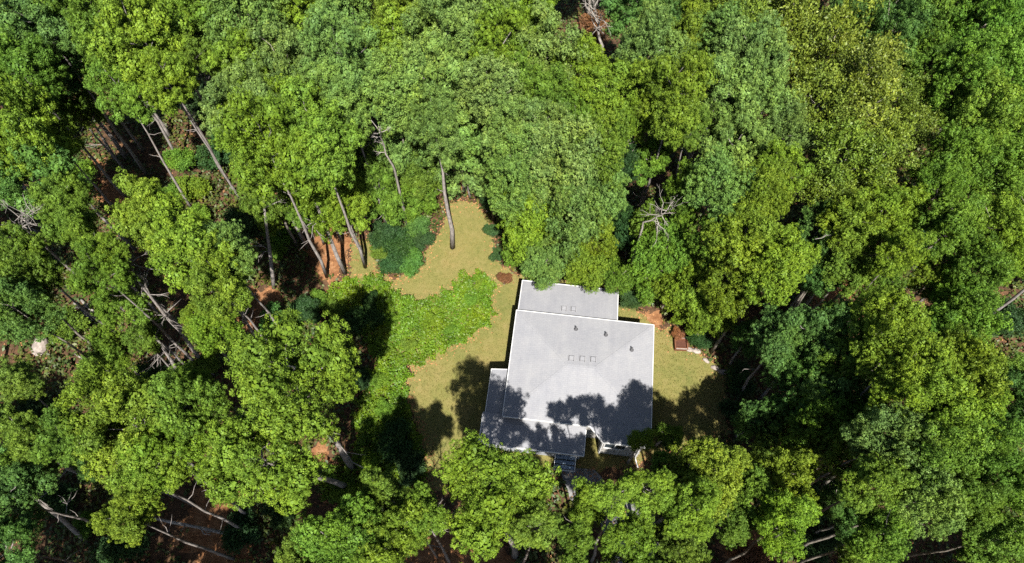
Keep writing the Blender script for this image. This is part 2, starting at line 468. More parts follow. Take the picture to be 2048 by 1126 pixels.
def clump_set(g, n, rlo, rhi, kz, zlo=-.55, sep=.6):
    """centres and radii of leaf clumps filling an uneven unit crown"""
    ph = g.uniform(0, 6.28, 4); am = g.uniform(.07, .24, 4)
    C = []; R = []
    tries = 0
    while len(C) < n and tries < n*60:
        tries += 1
        d = unit(g.normal(size=3))
        if d[2] < zlo: continue
        t = math.atan2(d[1], d[0])
        k = .82 + sum(am[i]*math.cos((i+1)*t + ph[i]) for i in range(4))
        rr_ = k*g.uniform(.3, 1.0)**.45 * .84
        c = d*rr_; c[2] *= kz
        r = g.uniform(rlo, rhi)
        if any(np.linalg.norm(c-c2) < sep*(r+r2) for c2, r2 in zip(C, R)): continue
        C.append(c); R.append(r)
    C = np.array(C); R = np.array(R)
    C[:, :2] -= np.average(C[:, :2], axis=0, weights=R**2)
    f = 1/np.percentile(np.hypot(C[:, 0], C[:, 1]) + R, 93)
    return C*f, R*f

def crown_points(g, C, R, per, flat):
    idx = np.repeat(np.arange(len(C)), np.maximum(4, (per*(R/R.mean())**2).astype(int)))
    d = unit(g.normal(size=(len(idx), 3))); low = d[:, 2] < -.35; d[low, 2] *= -1
    p = C[idx] + d*R[idx, None]*g.uniform(.62, 1.0, (len(idx), 1))*np.array([1, 1, flat])
    return idx, d, p

def fib_dirs(g, n):
    k = np.arange(n) + g.uniform(0, 1); z = 1 - (2*k/n)*.78; z = np.clip(z, -.6, 1); t = k*2.39996 + g.uniform(0, 6.28); q = np.sqrt(np.maximum(0, 1-z*z))
    return unit(np.column_stack([q*np.cos(t), q*np.sin(t), z]) + g.normal(0, .13, (n, 3)))

def tufted_crown(seed, n, rlo, rhi, kz, tuft, gap, blades, asp, flat=.8, zlo=-.7, shell=.7, spread=.85, inner=.35, leaf=.6, fill=240):
    """clumps -> evenly spaced tufts -> leaves; leaves of a tuft stand out from its centre or sheathe it"""
    g = np.random.default_rng(seed)
    C, R = clump_set(g, n, rlo, rhi, kz, zlo)
    P = []; Dn = []; I = []
    for i, (c, r) in enumerate(zip(C, R)):
        m = max(5, int(1.8*(r/(tuft*gap))**2)); d = fib_dirs(g, m)
        rad = r*g.uniform(.8, 1.12, (m, 1)); rad[g.random(m) < inner*.4] *= .6
        P.append(c + d*rad*np.array([1, 1, flat])); Dn.append(d); I.append(np.full(m, i))
    p = np.vstack(P); d = np.vstack(Dn); idx = np.concatenate(I)
    ax = unit(d + np.array([0, 0, .55])); ts = tuft*g.uniform(.75, 1.3, len(p))
    T = np.repeat(np.arange(len(p)), blades)
    bd = unit(ax[T]*.6 + unit(g.normal(size=(len(T), 3)))*spread)
    sh = g.random(len(T)) < shell
    Ls = ts[T]*np.where(sh, leaf, leaf*1.25)*g.uniform(.75, 1.25, len(T))
    tang = unit(np.cross(bd, g.normal(size=bd.shape)) + np.array([0, 0, .25]) + bd*.25)
    axis = np.where(sh[:, None], tang, unit(bd + g.normal(size=bd.shape)*.25)); nrm = np.where(sh[:, None], unit(bd + g.normal(size=bd.shape)*.22), unit(g.normal(size=bd.shape)*.6 + ax[T]))
    rd = ts[T]*g.uniform(.55, .95, len(T))
    ps = p[T] + bd*np.where(sh, rd, ts[T]*.45)[:, None] - np.where(sh[:, None], axis*Ls[:, None]*.5, 0)
    V, F_ = kites(ps, axis, nrm, Ls, Ls*asp, .1)
    m_in = np.maximum(10, (fill*(R/R.mean())**2).astype(int)); I2 = np.repeat(np.arange(len(C)), m_in); d2 = unit(g.normal(size=(len(I2), 3)))
    q2 = C[I2] + d2*(R[I2]*g.uniform(.35, .86, len(I2)))[:, None]*np.array([1, 1, flat]); n2_ = unit(d2 + g.normal(size=d2.shape)*.4)
    a2 = unit(np.cross(n2_, g.normal(size=d2.shape))); L2 = R[I2]*g.uniform(.2, .32, len(I2))
    V2, F2 = kites(q2 - a2*L2[:, None]*.5, a2, n2_, L2, L2*.75, .1)
    F_ = np.vstack([F_, F2 + len(V)]); V = np.vstack([V, V2])
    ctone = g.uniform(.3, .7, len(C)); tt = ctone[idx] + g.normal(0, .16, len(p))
    tone = np.clip(tt[T] + .5*(np.sum(bd*ax[T], 1) - .6) + g.normal(0, .07, len(T)), 0, 1)  # paler towards each tuft's top, darker below: shading painted into leaf colour
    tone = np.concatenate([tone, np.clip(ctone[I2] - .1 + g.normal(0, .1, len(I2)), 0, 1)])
    return V, F_, tone, C, R

CROWNS = {}
def make_crowns(key, seeds, mat, **kw):
    CROWNS[key] = []
    for s in seeds:
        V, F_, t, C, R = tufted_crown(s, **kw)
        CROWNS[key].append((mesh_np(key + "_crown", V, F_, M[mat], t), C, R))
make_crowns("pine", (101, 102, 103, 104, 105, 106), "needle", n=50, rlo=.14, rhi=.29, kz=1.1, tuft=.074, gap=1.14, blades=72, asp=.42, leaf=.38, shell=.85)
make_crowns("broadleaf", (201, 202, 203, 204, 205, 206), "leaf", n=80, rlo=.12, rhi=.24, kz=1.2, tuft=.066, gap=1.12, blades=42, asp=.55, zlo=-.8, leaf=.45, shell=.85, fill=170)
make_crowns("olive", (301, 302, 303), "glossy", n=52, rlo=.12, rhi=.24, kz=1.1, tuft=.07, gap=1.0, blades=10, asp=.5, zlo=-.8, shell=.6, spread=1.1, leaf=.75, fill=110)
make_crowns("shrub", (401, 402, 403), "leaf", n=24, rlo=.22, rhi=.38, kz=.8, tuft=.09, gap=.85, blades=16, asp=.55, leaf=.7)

TINT = {                       # leaf colours
    "mid-green": (.086, .16, .02), "yellow-green": (.112, .188, .018), "blue-green": (.06, .135, .03),
    "dark green": (.027, .064, .02), "olive": (.11, .165, .022), "vivid green": (.078, .168, .02), "pale green": (.108, .188, .044),
}
TREES = []                     # (root, kind, tint, crown radius) for labelling

def wob(g, p, q, n, amp):
    p, q = np.array(p, float), np.array(q, float); L = np.linalg.norm(q-p)
    out = []
    for i in range(n+1):
        t = i/n; o = g.normal(0, amp*L, 3)*(0 if i in (0, n) else 1); o[2] *= .3
        out.append(p + (q-p)*t + o)
    return out

def tree(kind, cpx, rpx, z, tint, base=None, seed=0, kz=None, variant=None, dead=0):
    """crown centre seen at photo pixel cpx, z metres up; rpx its half width there; base = pixel of the foot when it shows"""
    g = np.random.default_rng(seed*7 + 13)
    c = at(cpx[0], cpx[1], z); r = rpx/px_per_m(c)
    b = at(*base)[:2] if base else c[:2] + g.normal(0, .35, 2)
    off = c - np.array([b[0], b[1], 0])
    name = {"pine": "pine_tree", "broadleaf": "broadleaf_tree", "olive": "olive_green_tree", "shrub": "shrub"}[kind]
    root = empty(name, (b[0], b[1], 0))
    v = variant if variant is not None else int(g.integers(len(CROWNS[kind])))
    me, C, R = CROWNS[kind][v]
    cr = obj("crown", me, root, off)
    rz = g.uniform(0, 6.28); k = kz or (g.uniform(1.1, 1.5) if kind != "shrub" else 1.0)
    cr.scale = (r, r, r*k); cr.rotation_euler = (0, 0, rz)
    t = np.array(TINT[tint]); t = t*g.uniform(.85, 1.15)*g.uniform(.93, 1.07, 3)
    cr.color = (*t, 1)
    # trunk and limbs
    mb = MB(); top = off + np.array([0, 0, r*k*.2])
    R0 = (.08 + .018*r) if not base else (.13 + .025*r)
    if kind == "shrub": R0 = .05
    path = wob(g, (0, 0, -.1), top, 6, .004)
    rad = [R0*(1 - .8*(i/6)**1.2) for i in range(7)]; rad[0] *= 1.25
    mb.tube(path, rad, 8 if z > 6 else 6)
    cs, sn = math.cos(rz), math.sin(rz)
    order = np.argsort(-R)[:12 if kind != "shrub" else 5]
    for i in order:
        q = np.array([cs*C[i][0]-sn*C[i][1], sn*C[i][0]+cs*C[i][1], C[i][2]*k])*r + off
        zz = max(.25*z, q[2] - np.linalg.norm((q-off)[:2])*.7 - .3); zz = min(zz, top[2]-.1)
        f = zz/top[2]; p0 = np.array(path[min(5, int(f*6))]); p1 = np.array(path[min(6, int(f*6)+1)]); p = p0 + (p1-p0)*(f*6-min(5, int(f*6)))
        mb.tube(wob(g, p, q, 3, .06), [R0*.34, R0*.26, R0*.17, R0*.06], 5)
    for i in range(dead or (3 if kind == "pine" else 0)):
        f = g.uniform(.45, .8); p = np.array(path[int(f*6)]); a = g.uniform(0, 6.28); L = g.uniform(.5, 1.3)*(2.2 if dead else 1)
        q = p + np.array([math.cos(a), math.sin(a), g.uniform(-.1, .4)])*L
        w = wob(g, p, q, 3, .07); mb.tube(w, [R0*.22, R0*.17, R0*.12, R0*.05], 5)
        if dead:
            for _ in range(3):
                s = w[int(g.integers(1, 3))]; mb.tube(wob(g, s, s + unit(q-p + g.normal(0, .5*L, 3))*L*.5, 2, .07), [R0*.12, R0*.09, R0*.03], 4)
    obj("trunk", mb.mesh("trunk", M["bark" if kind == "pine" else "bark2"], True), root)
    TREES.append((root, kind, tint, r, z))
    return root

# ------------------------------------------------------------------ the forest, crown by crown (photo x, y, half width, height of crown centre)
p, b, o = "pine", "broadleaf", "olive"
MG, YG, BG, DG, OL, VG, PG = "mid-green", "yellow-green", "blue-green", "dark green", "olive", "vivid green", "pale green"
FOREST = [
 # far side, from the dark gap towards the bare fallen tree
 (p,BG,85,55,105,13),(p,MG,45,150,85,12),(p,YG,40,265,95,12),(p,BG,55,350,95,11),(p,MG,190,45,85,13),(p,YG,285,75,100,13.5),
 (p,MG,365,55,80,12.5),(p,MG,245,185,58,12),(p,YG,335,165,62,12),(p,BG,150,120,70,11),(p,MG,385,115,42,12),(p,MG,130,200,50,10),
 (p,MG,115,290,55,9),(b,MG,300,20,70,12),(p,MG,420,20,60,12),
 (b,PG,510,75,90,13),(p,YG,595,40,80,13),(p,PG,695,55,92,13),(p,YG,800,35,85,13),(b,BG,885,15,60,11),(p,YG,490,140,62,12),
 (b,PG,585,145,78,13),(p,PG,690,135,80,13.5),(p,YG,790,110,82,13),(p,PG,885,95,88,13),(p,PG,495,225,78,14),(b,YG,590,225,72,12),
 (p,PG,690,205,72,12.5),(b,PG,790,195,75,12.5),(p,PG,885,175,82,13),(p,YG,540,300,92,13),(p,MG,640,285,92,13),(b,YG,645,365,84,9),
 (b,MG,535,375,64,8),(p,MG,700,330,62,8),(p,YG,685,415,50,6.5),(p,PG,825,270,80,9),(p,PG,920,255,84,9),(p,MG,840,335,66,5.5),
 (p,PG,925,315,72,5),(p,MG,765,390,50,4.5),(b,MG,835,390,44,4),(p,MG,610,405,52,6.5),(b,YG,545,430,40,5),
 (b,PG,990,55,70,13),(b,YG,1060,60,72,13),(p,YG,1000,125,80,13),(b,PG,1090,120,80,13),(p,YG,1155,160,66,12),(b,PG,980,195,72,12.5),
 (p,MG,1070,205,78,12.5),(b,MG,1150,235,60,12),(b,YG,1215,195,66,12.5),(b,YG,1265,240,50,12),(p,PG,1025,280,70,12),(b,PG,1085,265,62,12),
 (b,PG,1040,345,78,12),(b,PG,1130,330,82,12.5),(b,MG,1195,300,66,12),(b,YG,1060,420,78,11),(b,PG,1145,405,88,11.5),(b,PG,1210,375,58,11),
 (b,MG,1050,490,52,6),(b,YG,1185,470,58,9),(b,PG,1120,490,46,6),(b,YG,1172,548,34,4.5),(b,MG,1222,542,36,4.5),
 (p,BG,1275,25,72,12),(b,BG,1335,20,55,11),(p,PG,1300,110,78,13),(p,YG,1370,100,88,13),(p,PG,1440,85,76,13),(p,PG,1495,140,82,13),
 (p,YG,1345,200,88,13.5),(p,PG,1430,195,96,14),(p,PG,1520,215,80,13),(p,PG,1565,275,60,12),(p,MG,1375,262,46,12),(p,PG,1470,295,72,13),
 (p,YG,1555,340,58,12),(b,PG,1440,380,80,12.5),(b,YG,1520,400,70,12),(b,MG,1370,395,58,11.5),(b,YG,1490,470,88,12),(b,MG,1425,470,58,11.5),
 (b,MG,1325,505,68,11),(b,YG,1560,535,80,11.5),(b,YG,1460,550,80,11.5),(b,YG,1390,575,60,7),(b,MG,1290,560,52,5),(b,YG,1345,575,46,5),
 (b,YG,1385,632,40,3.5),(b,YG,1428,615,60,6),(b,MG,1300,455,45,9),(b,DG,1260,460,45,7),(p,MG,1300,320,45,11),(b,DG,1250,330,45,9),
 # the olive-leaved trees and the greens behind them
 (o,OL,1480,30,80,13),(o,OL,1570,60,92,13.5),(o,OL,1650,110,92,13.5),(o,OL,1735,150,85,13.5),(o,OL,1640,205,82,13),(o,OL,1730,235,90,13.5),
 (o,OL,1800,190,66,13),(o,OL,1690,320,90,13),(o,OL,1765,310,72,12.5),(o,OL,1660,375,60,12),(o,OL,1825,255,55,12.5),
 (p,BG,1690,40,62,11.5),(b,BG,1780,70,80,12),(b,MG,1745,20,52,11),(b,VG,1875,60,82,13),(b,VG,1960,50,90,13.5),(b,VG,2035,45,80,13),
 (b,MG,1850,140,70,12),(b,VG,1935,150,82,13),(b,VG,2025,155,82,13),(b,MG,1955,240,80,12.5),(b,VG,2035,265,80,12.5),(b,MG,1900,335,80,12),
 (b,VG,1990,350,88,12),(b,MG,1865,400,62,11.5),(b,YG,1760,435,80,12.5),(b,YG,1700,450,66,12),(b,YG,1800,505,52,11.5),(b,BG,1630,470,58,10),
 (b,MG,1900,455,68,11.5),(b,YG,1975,455,78,12),(b,MG,2045,430,62,12),(b,MG,1945,545,66,11.5),(b,YG,2010,520,55,11.5),(b,VG,1905,600,66,11.5),
 (b,MG,1700,540,58,11),(b,BG,1640,545,50,10),(b,MG,1765,560,58,11),(b,YG,1860,560,45,10.5),
 # beside the sunny lawn with the box
 (p,BG,1560,680,68,9),(p,BG,1640,660,70,12),(p,MG,1690,700,80,12.5),(p,BG,1590,765,82,9),(p,BG,1675,775,78,12),(p,BG,1495,675,40,6),
 (b,YG,1770,645,72,13),(b,YG,1800,725,88,13.5),(b,VG,1885,685,80,13),(b,VG,1930,640,58,12.5),(b,YG,1920,745,82,13.5),(b,YG,1840,800,92,14),
 (b,YG,1920,835,82,13.5),(p,BG,1515,845,52,5),(p,MG,1568,880,74,6),(b,MG,1640,845,78,9),(b,MG,1700,885,80,11.5),(b,PG,1780,880,82,14),
 (b,MG,1860,900,90,14),(b,VG,1960,900,80,13.5),(b,VG,2020,960,72,13),(b,MG,1750,970,70,13),(b,PG,1840,1000,80,13.5),(b,MG,1930,1000,70,13),
 (b,VG,2000,1080,82,14),(b,MG,1760,1070,70,13),(b,MG,1720,1115,50,12),(b,BG,1660,1000,40,8),(b,BG,1700,1040,40,8),(p,BG,2040,840,50,11),(p,BG,2035,780,45,11),
 # near side of the house
 (b,YG,1428,950,80,12),(b,YG,1372,955,66,12.5),(p,MG,1340,870,32,8),(b,YG,1572,968,80,11.4),(b,YG,1570,1045,72,13),(b,MG,1505,1000,66,12.5),
 (p,YG,1300,980,60,14),(p,YG,1228,990,54,15),(p,YG,1172,1014,50,11.4),(p,MG,1330,930,34,10),(p,YG,1385,1020,70,13.5),(b,MG,1460,1045,52,11.5),(p,YG,1262,1085,70,12),(p,MG,1152,1088,52,15),(p,MG,1072,1052,54,14),
 (p,MG,1360,1105,60,11.4),(p,YG,1345,1050,46,11.4),(p,MG,845,1030,62,12.5),(p,YG,1246,1180,62,12),(p,MG,1330,1185,62,12),(b,YG,1425,1190,66,12),(p,MG,1130,1195,60,12),(b,MG,1515,1195,60,12),(p,MG,1030,1200,60,12),(p,MG,60,1200,60,12),(p,YG,190,1195,60,12),(p,MG,320,1200,60,12),(p,MG,450,1195,60,12),(p,YG,580,1205,60,12),(p,MG,705,1200,60,12),(p,MG,820,1205,60,12),(p,YG,925,1200,60,12),(b,MG,1610,1200,60,12),(b,YG,1710,1205,60,12),(b,MG,1820,1200,60,12),(b,MG,1930,1200,60,12),  # row past the near frame edge added unseen, to shade porch and ground
 (p,MG,765,985,58,12.5),(p,MG,690,1080,95,13),(p,YG,790,1085,90,13),(p,MG,600,1115,60,12),
 # left of the vine patch
 (p,YG,275,855,112,14),(p,YG,205,800,80,14),(p,MG,380,815,82,14),(p,YG,330,910,82,13.5),(p,YG,385,765,42,13),(p,YG,290,960,72,13),(p,YG,255,1035,62,13),
 (b,BG,40,625,70,12),(p,MG,25,765,60,12.5),(p,MG,55,870,70,13),(p,MG,140,875,62,12.5),(p,BG,25,1000,80,13),(p,BG,20,1100,62,13),(p,BG,175,930,36,11),
 (p,YG,390,500,100,14.5),(p,YG,315,445,92,14.5),(p,YG,440,565,80,13.5),(p,PG,450,510,70,14),(p,MG,150,455,62,12.5),(p,MG,205,545,60,12),(p,MG,240,615,52,11),(p,MG,285,680,34,9),
 (b,MG,55,575,80,11.5),(p,MG,25,500,60,11.5),(p,MG,130,400,50,10),(b,YG,430,660,52,9),(b,YG,395,640,40,9),(b,MG,220,700,48,7),
]
KEEP_OFF = np.array([at(*q)[:2] for q in [(905,400),(945,402),(985,480),(1000,540),(1040,548),(1250,566),(1330,640),(1370,670),(1460,735),(1470,880),(1270,960),(1200,1010),(1100,960),(900,960),(858,985),(800,760),(690,640),(690,555),(850,520),(880,470)]])
for i, (k, t, x, y, r, z) in enumerate(FOREST):
    mid = 430 < x < 1240
    jz = random.uniform(-.7, .7) if mid else random.uniform(-1.6, 1.6)
    zz = z + jz + (2.0 if z >= 11.5 and not (1480 < x < 1720 and 640 < y < 900) else 0)
    while zz > 3 and in_poly(np.array([at(x, y, zz)[:2]]), KEEP_OFF)[0]: zz -= .5      # no tree grows out of the house or the lawn
    tree(k, (x, y), r*(1.06 if mid and y < 430 else .95 if x >= 1240 else .98), zz, t, seed=i)
# trees whose foot shows: (kind, tint, crown x, y, half width, height, foot pixel, dead limbs)
FOOT = [
 (p,PG,872,255,70,13.5,(905,495),0), (p,MG,70,60,60,13,(255,320),6), (p,MG,258,150,40,7.6,(342,275),4), (p,MG,175,225,32,6.6,(232,322),5),
 (p,YG,490,250,62,14,(615,495),4), (p,YG,590,310,66,13,(690,545),3), (p,MG,520,330,46,12,(548,575),3), (p,YG,225,500,34,15,(415,735),12),
 (p,MG,300,650,30,7,(360,752),3), (p,YG,588,765,130,16.5,(705,935),3), (b,PG,1088,535,46,5.5,(1082,542),0), (b,YG,1172,542,46,5.5,(1168,550),0), (b,MG,1236,560,34,5.0,(1248,562),0), (p,YG,520,925,118,14.5,(697,975),3), (p,MG,20,950,60,11,(172,1080),3),
 (p,YG,986,985,122,16.5,(1030,1112),0), (p,BG,80,905,60,9,(165,950),5),
]
for i, (k, t, x, y, r, z, f, dn) in enumerate(FOOT):
    tree(k, (x, y), r, z, t, base=f, seed=500+i, dead=dn)
# low growth; some dark green shrubs stand in for shade on vines, in gaps
LOW = [
 (YG,860,640,16,1.0),(MG,900,660,14,.9),(VG,940,600,15,1.0),(YG,960,570,14,1.0),(MG,820,690,16,1.0),(YG,780,640,16,1.0),(DG,740,600,20,1.2),(MG,760,760,20,1.2),(VG,770,820,22,1.4),(YG,740,930,24,1.4),(YG,690,990,24,1.4),(MG,670,620,24,1.3),(DG,690,720,30,1.6),(DG,720,760,26,1.4),
 (b,YG,1283,880,30,7.0),(DG,802,500,42,2.0),(DG,768,468,36,2.0),(BG,832,452,30,2.4),(DG,785,528,28,1.6),(BG,822,525,30,1.7),(DG,845,480,24,1.8),(MG,760,505,20,1.4),(VG,1080,548,30,3.0),(VG,360,320,32,2.2),(YG,385,375,34,2),(VG,335,395,30,2),(YG,400,430,26,2),
 (VG,560,470,28,2.2),(VG,555,500,22,1.6),(DG,980,400,22,2),(DG,985,460,18,1.4),(DG,995,510,16,1.2),(DG,480,450,40,3),(DG,470,600,34,2.5),(MG,560,660,40,2.5),(BG,545,640,36,3),
 (DG,610,620,34,2),(DG,650,700,34,2),(YG,690,690,20,1.6),(DG,1345,880,26,1.6),(MG,410,730,30,1.8),(DG,790,880,46,1.4),(DG,820,930,36,1.4),(MG,640,600,24,1.2),(DG,730,640,40,1.0),
 (MG,160,350,36,2),(MG,120,250,34,2.5),(DG,240,1100,50,2.5),(DG,110,1000,40,2),(VG,170,1050,26,1.5),(DG,480,1060,46,2),(DG,560,1020,40,2),(MG,1700,1000,40,3),(DG,1640,1090,40,2),
 (DG,1480,760,36,2),(DG,1470,820,30,2),(DG,1400,680,24,1.6),(DG,1260,600,24,2),(DG,1960,640,40,3),(MG,2030,740,40,3),(DG,2020,640,46,2.5),(DG,60,820,40,2.5),(MG,130,650,40,2.5),
 (DG,300,760,40,2),(MG,190,740,40,3),(DG,1190,990,20,1.0),(DG,420,200,50,3),(DG,440,300,46,3),(DG,900,130,46,3),(DG,1840,470,46,3),(DG,1600,980,46,3),(DG,1650,1020,40,3),
]
for i, t in enumerate(LOW):
    if len(t) == 6: tree(t[0], t[2:4], t[4], t[5], t[1], seed=700+i, kz=1.1)
    else: tree("shrub", t[1:3], t[3], t[4]*.55 if t[4] < 1.5 else t[4]*.7, t[0], seed=700+i, kz=.9)

NVIEW = len(TREES)
# the forest goes on round the frame
g = np.random.default_rng(77); ring = []
def px_of(q):
    v = np.asarray(q) - np.array([0, 0, CAMH]); dd = v @ _fw
    return 1024 + FPX*(v @ _rt)/dd, 563 - FPX*(v @ _up)/dd
for ix in range(-10, 11):
    for iy in range(-2, 12):
        q = np.array([ix*5.6 + (iy % 2)*2.8 + g.uniform(-1, 1), iy*5.0 + g.uniform(-1, 1), 12.0])
        X, Y = px_of(q)
        if (-110 < X < 2158 and -110 < Y < 1290) or not (-420 < X < 2468 and -330 < Y < 1480): continue
        if (1990 < X and 540 < Y < 830) or (X < -150 and 640 < Y < 760): continue
        if len(ring) < 110: ring.append((X, Y))
for i, (X, Y) in enumerate(ring):
    k = (p, b)[int(g.random() < (.25 if X < 1024 else .8))]
    tree(k, (X, Y), 3.4*px_per_m(at(X, Y, 12)), 12 + g.uniform(-1, 1), [MG, YG, PG, BG][int(g.integers(4))], seed=900+i)

# ------------------------------------------------------------------ dead trees, logs, boulder, box, edging stones
def bare(name, label, cat, base, tippx, tipz, spread, nl, seed, r0=.12, mat="dead"):
    g = np.random.default_rng(seed)
    B = at(*base[:2], base[2] if len(base) > 2 else 0); T = at(*tippx, tipz)
    root = empty(name, (B[0], B[1], 0)); d = T - B; up_ = np.array([0, 0, B[2]])
    path = [up_ + w for w in wob(g, (0, 0, -.05), d, 6, .03)]
    mb = MB().tube(([(0, 0, -.1), up_*.5] if B[2] > 1 else []) + path, ([r0*1.5, r0*1.2] if B[2] > 1 else []) + [r0*(1-.85*i/6) for i in range(7)], 7)
    obj("trunk", mb.mesh("trunk", M[mat], True), root)
    L = np.linalg.norm(d)
    for i in range(nl):
        f = g.uniform(.3, .97); s = np.array(path[int(f*6)]) ; dirn = unit(d/L*.55 + g.normal(0, .55, 3)); ll = spread*g.uniform(.5, 1)
        w = wob(g, s, s + dirn*ll, 4, .06)
        m2 = MB().tube(w, [r0*.42, r0*.34, r0*.25, r0*.16, r0*.05], 5)
        for _ in range(4):
            s2 = w[int(g.integers(1, 4))]; e2 = s2 + unit(dirn + g.normal(0, .55, 3))*ll*g.uniform(.3, .55)
            w2 = wob(g, s2, e2, 2, .08); m2.tube(w2, [r0*.2, r0*.14, r0*.05], 4)
            m2.tube(wob(g, w2[1], w2[1] + unit(dirn + g.normal(0, .8, 3))*ll*.22, 2, .08), [r0*.11, r0*.08, r0*.03], 4)
        obj("branch", m2.mesh("branch", M[mat], True), root)
    tag(root, label, cat, "bare dead trees")
    return root
bare("dead_tree", "bleached many-branched dead tree lying over reddish brush at the far forest edge", "dead tree", (1205,90,9), (1185,5), 12.5, 2.6, 16, 1, .13)
bare("dead_tree", "fan of pale bare branches sticking out beside the tall canopy behind the house", "dead tree", (1285,455,10), (1345,415), 13, 2.0, 11, 2, .07)
bare("dead_tree", "bleached bare branching crown among the blue-green pines", "dead tree", (60,465,11), (40,420), 15, 2.6, 12, 3, .08)
bare("dead_tree", "slim grey dead trunk with few stubs poking through pale green pines", "dead tree", (788,335,9), (742,240), 15, 1.0, 7, 4, .09)
bare("dead_tree", "tangle of thin bare grey branches beside the vine-edge soil gap", "dead tree", (848,1075,8), (862,1010), 12, 1.4, 12, 5, .06)
bare("dead_tree", "forked bare snag rising from the dark gap behind the rounded green crowns", "dead tree", (1392,275,11), (1385,230), 15, 1.2, 8, 6, .06)
bare("dead_tree", "short bare crooked limbs over the pale dirt beside the drive", "dead tree", (1395,1075,9), (1455,1020), 14, 1.0, 4, 7, .07)
bare("dead_tree", "grey broken branch caught between dense crowns right of the olive trees' foot", "dead tree", (1690,470,11.5), (1630,478), 14, 1.0, 5, 8, .06)
bare("dead_tree", "small twiggy bare branch hanging in the black gap below broad crowns", "dead tree", (1650,925,9), (1660,975), 7, .6, 5, 9, .04)
bare("dead_tree", "bare pale limbs fanning below the yellow-green pine crown", "dead tree", (300,590,9), (240,490), 15, 2.6, 12, 10, .08)

def log(label, a, c, r, seed, za=.15, zc=.15):
    g = np.random.default_rng(seed); A, B = at(*a, za), at(*c, zc)
    root = empty("fallen_log", A)
    w = wob(g, (0, 0, 0), B-A, 5, .015)
    obj("log_trunk", MB().tube(w, [r, r*.97, r*.92, r*.85, r*.75, r*.55], 8).mesh("log_trunk", M["dead"], True), root)
    for k in range(3):
        s = np.array(w[1+k]); e = s + np.array([*g.normal(0, .5, 2), g.uniform(.2, .7)])
        obj("branch_stub", MB().tube(wob(g, s, e, 2, .08), [r*.4, r*.3, r*.1], 5).mesh("branch_stub", M["dead"], True), root)
    tag(root, label, "log", "fallen logs on the forest floor")
log("long grey fallen log crossing the dark reddish gap among pines", (462,1070), (308,1036), .13, 1, .15, 2.2)
log("thicker of two grey logs lying side by side near the boulder", (150,606), (192,648), .17, 2)
log("thinner of two grey logs lying side by side near the boulder", (163,600), (203,640), .11, 3)
log("thin crooked fallen stem in shade below the boulder", (150,708), (240,752), .07, 4)

def blob(g, n=2, sc=(1, 1, 1), amp=.18):
    import bmesh
    bm = bmesh.new(); bmesh.ops.create_icosphere(bm, subdivisions=n, radius=1)
    ph = g.uniform(0, 6.28, 9)
    for v in bm.verts:
        q = v.co; k = 1 + amp*(math.sin(2.3*q.x+ph[0])*math.sin(2.1*q.y+ph[1]) + .6*math.sin(4.1*q.z+ph[2]+2*q.x) + .4*math.sin(6*q.y+ph[3])) + g.normal(0, amp*.12)
        v.co = Vector((q.x*k*sc[0], q.y*k*sc[1], max(-.35, q.z*k)*sc[2]))
    V = [tuple(v.co) for v in bm.verts]; bm.verts.index_update(); F_ = [tuple(v.index for v in f.verts) for f in bm.faces]; bm.free()
    return V, F_
g = np.random.default_rng(9)
V, F_ = blob(g, 3, (.62, .8, .75))
q = at(85, 695); bo = obj("boulder", mesh_py("boulder", V, F_, M["stone"]), None, (q[0], q[1], .2))
tag(bo, "large pale grey-tan boulder lying in the shaded forest gap", "boulder")
for i, (x, y, s, lab) in enumerate([(1378,700,.22,"pale edging stone touching the end nearest the wooden box"),(1392,703,.26,"long pale edging stone second from the wooden box"),(1412,722,.2,"small pale edging stone at the lawn's brown corner"),(1430,737,.24,"pale edging stone between two others along the dark wood edge"),(1446,744,.27,"whitest edging stone at the far end of the stone row")]):
    V, F_ = blob(g, 2, (s*1.5, s*.8, s*.7)); q = at(x, y)
    so = obj("edging_stone", mesh_py("edging_stone", V, F_, M["stone"]), None, (q[0], q[1], .05)); so.rotation_euler[2] = g.uniform(-.6, .2)
    tag(so, lab, "stone", "edging stones along the lawn")
q = at(1360, 692)
bx = empty("wooden_box", (q[0], q[1], 0), -.05)
tag(bx, "red-brown open wooden box with pale rim on the lawn beside the trees", "box")
for s in (-1, 1):
    MB().box(s*.46-.04, s*.46+.04, -.42, .42, 0, .5).build("side_board", M["wood"], bx)
    MB().box(-.418, .418, s*.38-.04, s*.38+.04, 0, .5).build("side_board", M["wood"], bx)
MB().box(-.415, .415, -.335, .335, 0, .3).build("fill", M["wood2"], bx)
MB().box(-.42, .42, -.48, -.425, .44, .53).build("rim_board", M["stone"], bx)
MB().box(-.42, .42, .425, .47, .44, .53).build("rim_board", M["stone"], bx)
# dry brown bushes
TINT["dry brown"] = (.13, .065, .032)
for i, (x, y, r, z) in enumerate([(1356,668,14,.6),(1490,1108,42,1.2),(1010,556,16,.5),(1190,55,40,4.5)]):
    rt_ = tree("shrub", (x, y), r, z, "dry brown", seed=1200+i, kz=.7); TREES.pop()
    rt_.name = "dry_bush"
    tag(rt_, ["reddish dead bush standing just behind the wooden box", "large tan dead bush on pale dirt at the forest's near edge", "orange-leaved dry bush at the corner of the back wing", "reddish brush under the bleached dead tree"][i], "bush", "dry brown bushes")

# ------------------------------------------------------------------ ground cover (nobody could count it)
def scatter_in(poly, dens, g):
    lo, hi = poly.min(0), poly.max(0); n = int((hi-lo).prod()*dens)
    P = g.uniform(lo, hi, (n, 2)); return P[in_poly(P, poly)]

def vnoise(P, s, seed):
    g = np.random.default_rng(seed); r = 0
    for i in range(5):
        k = g.normal(0, 1, 2)/s; r = r + np.sin(P @ k*2.2 + g.uniform(0, 6.28))
    return r/5

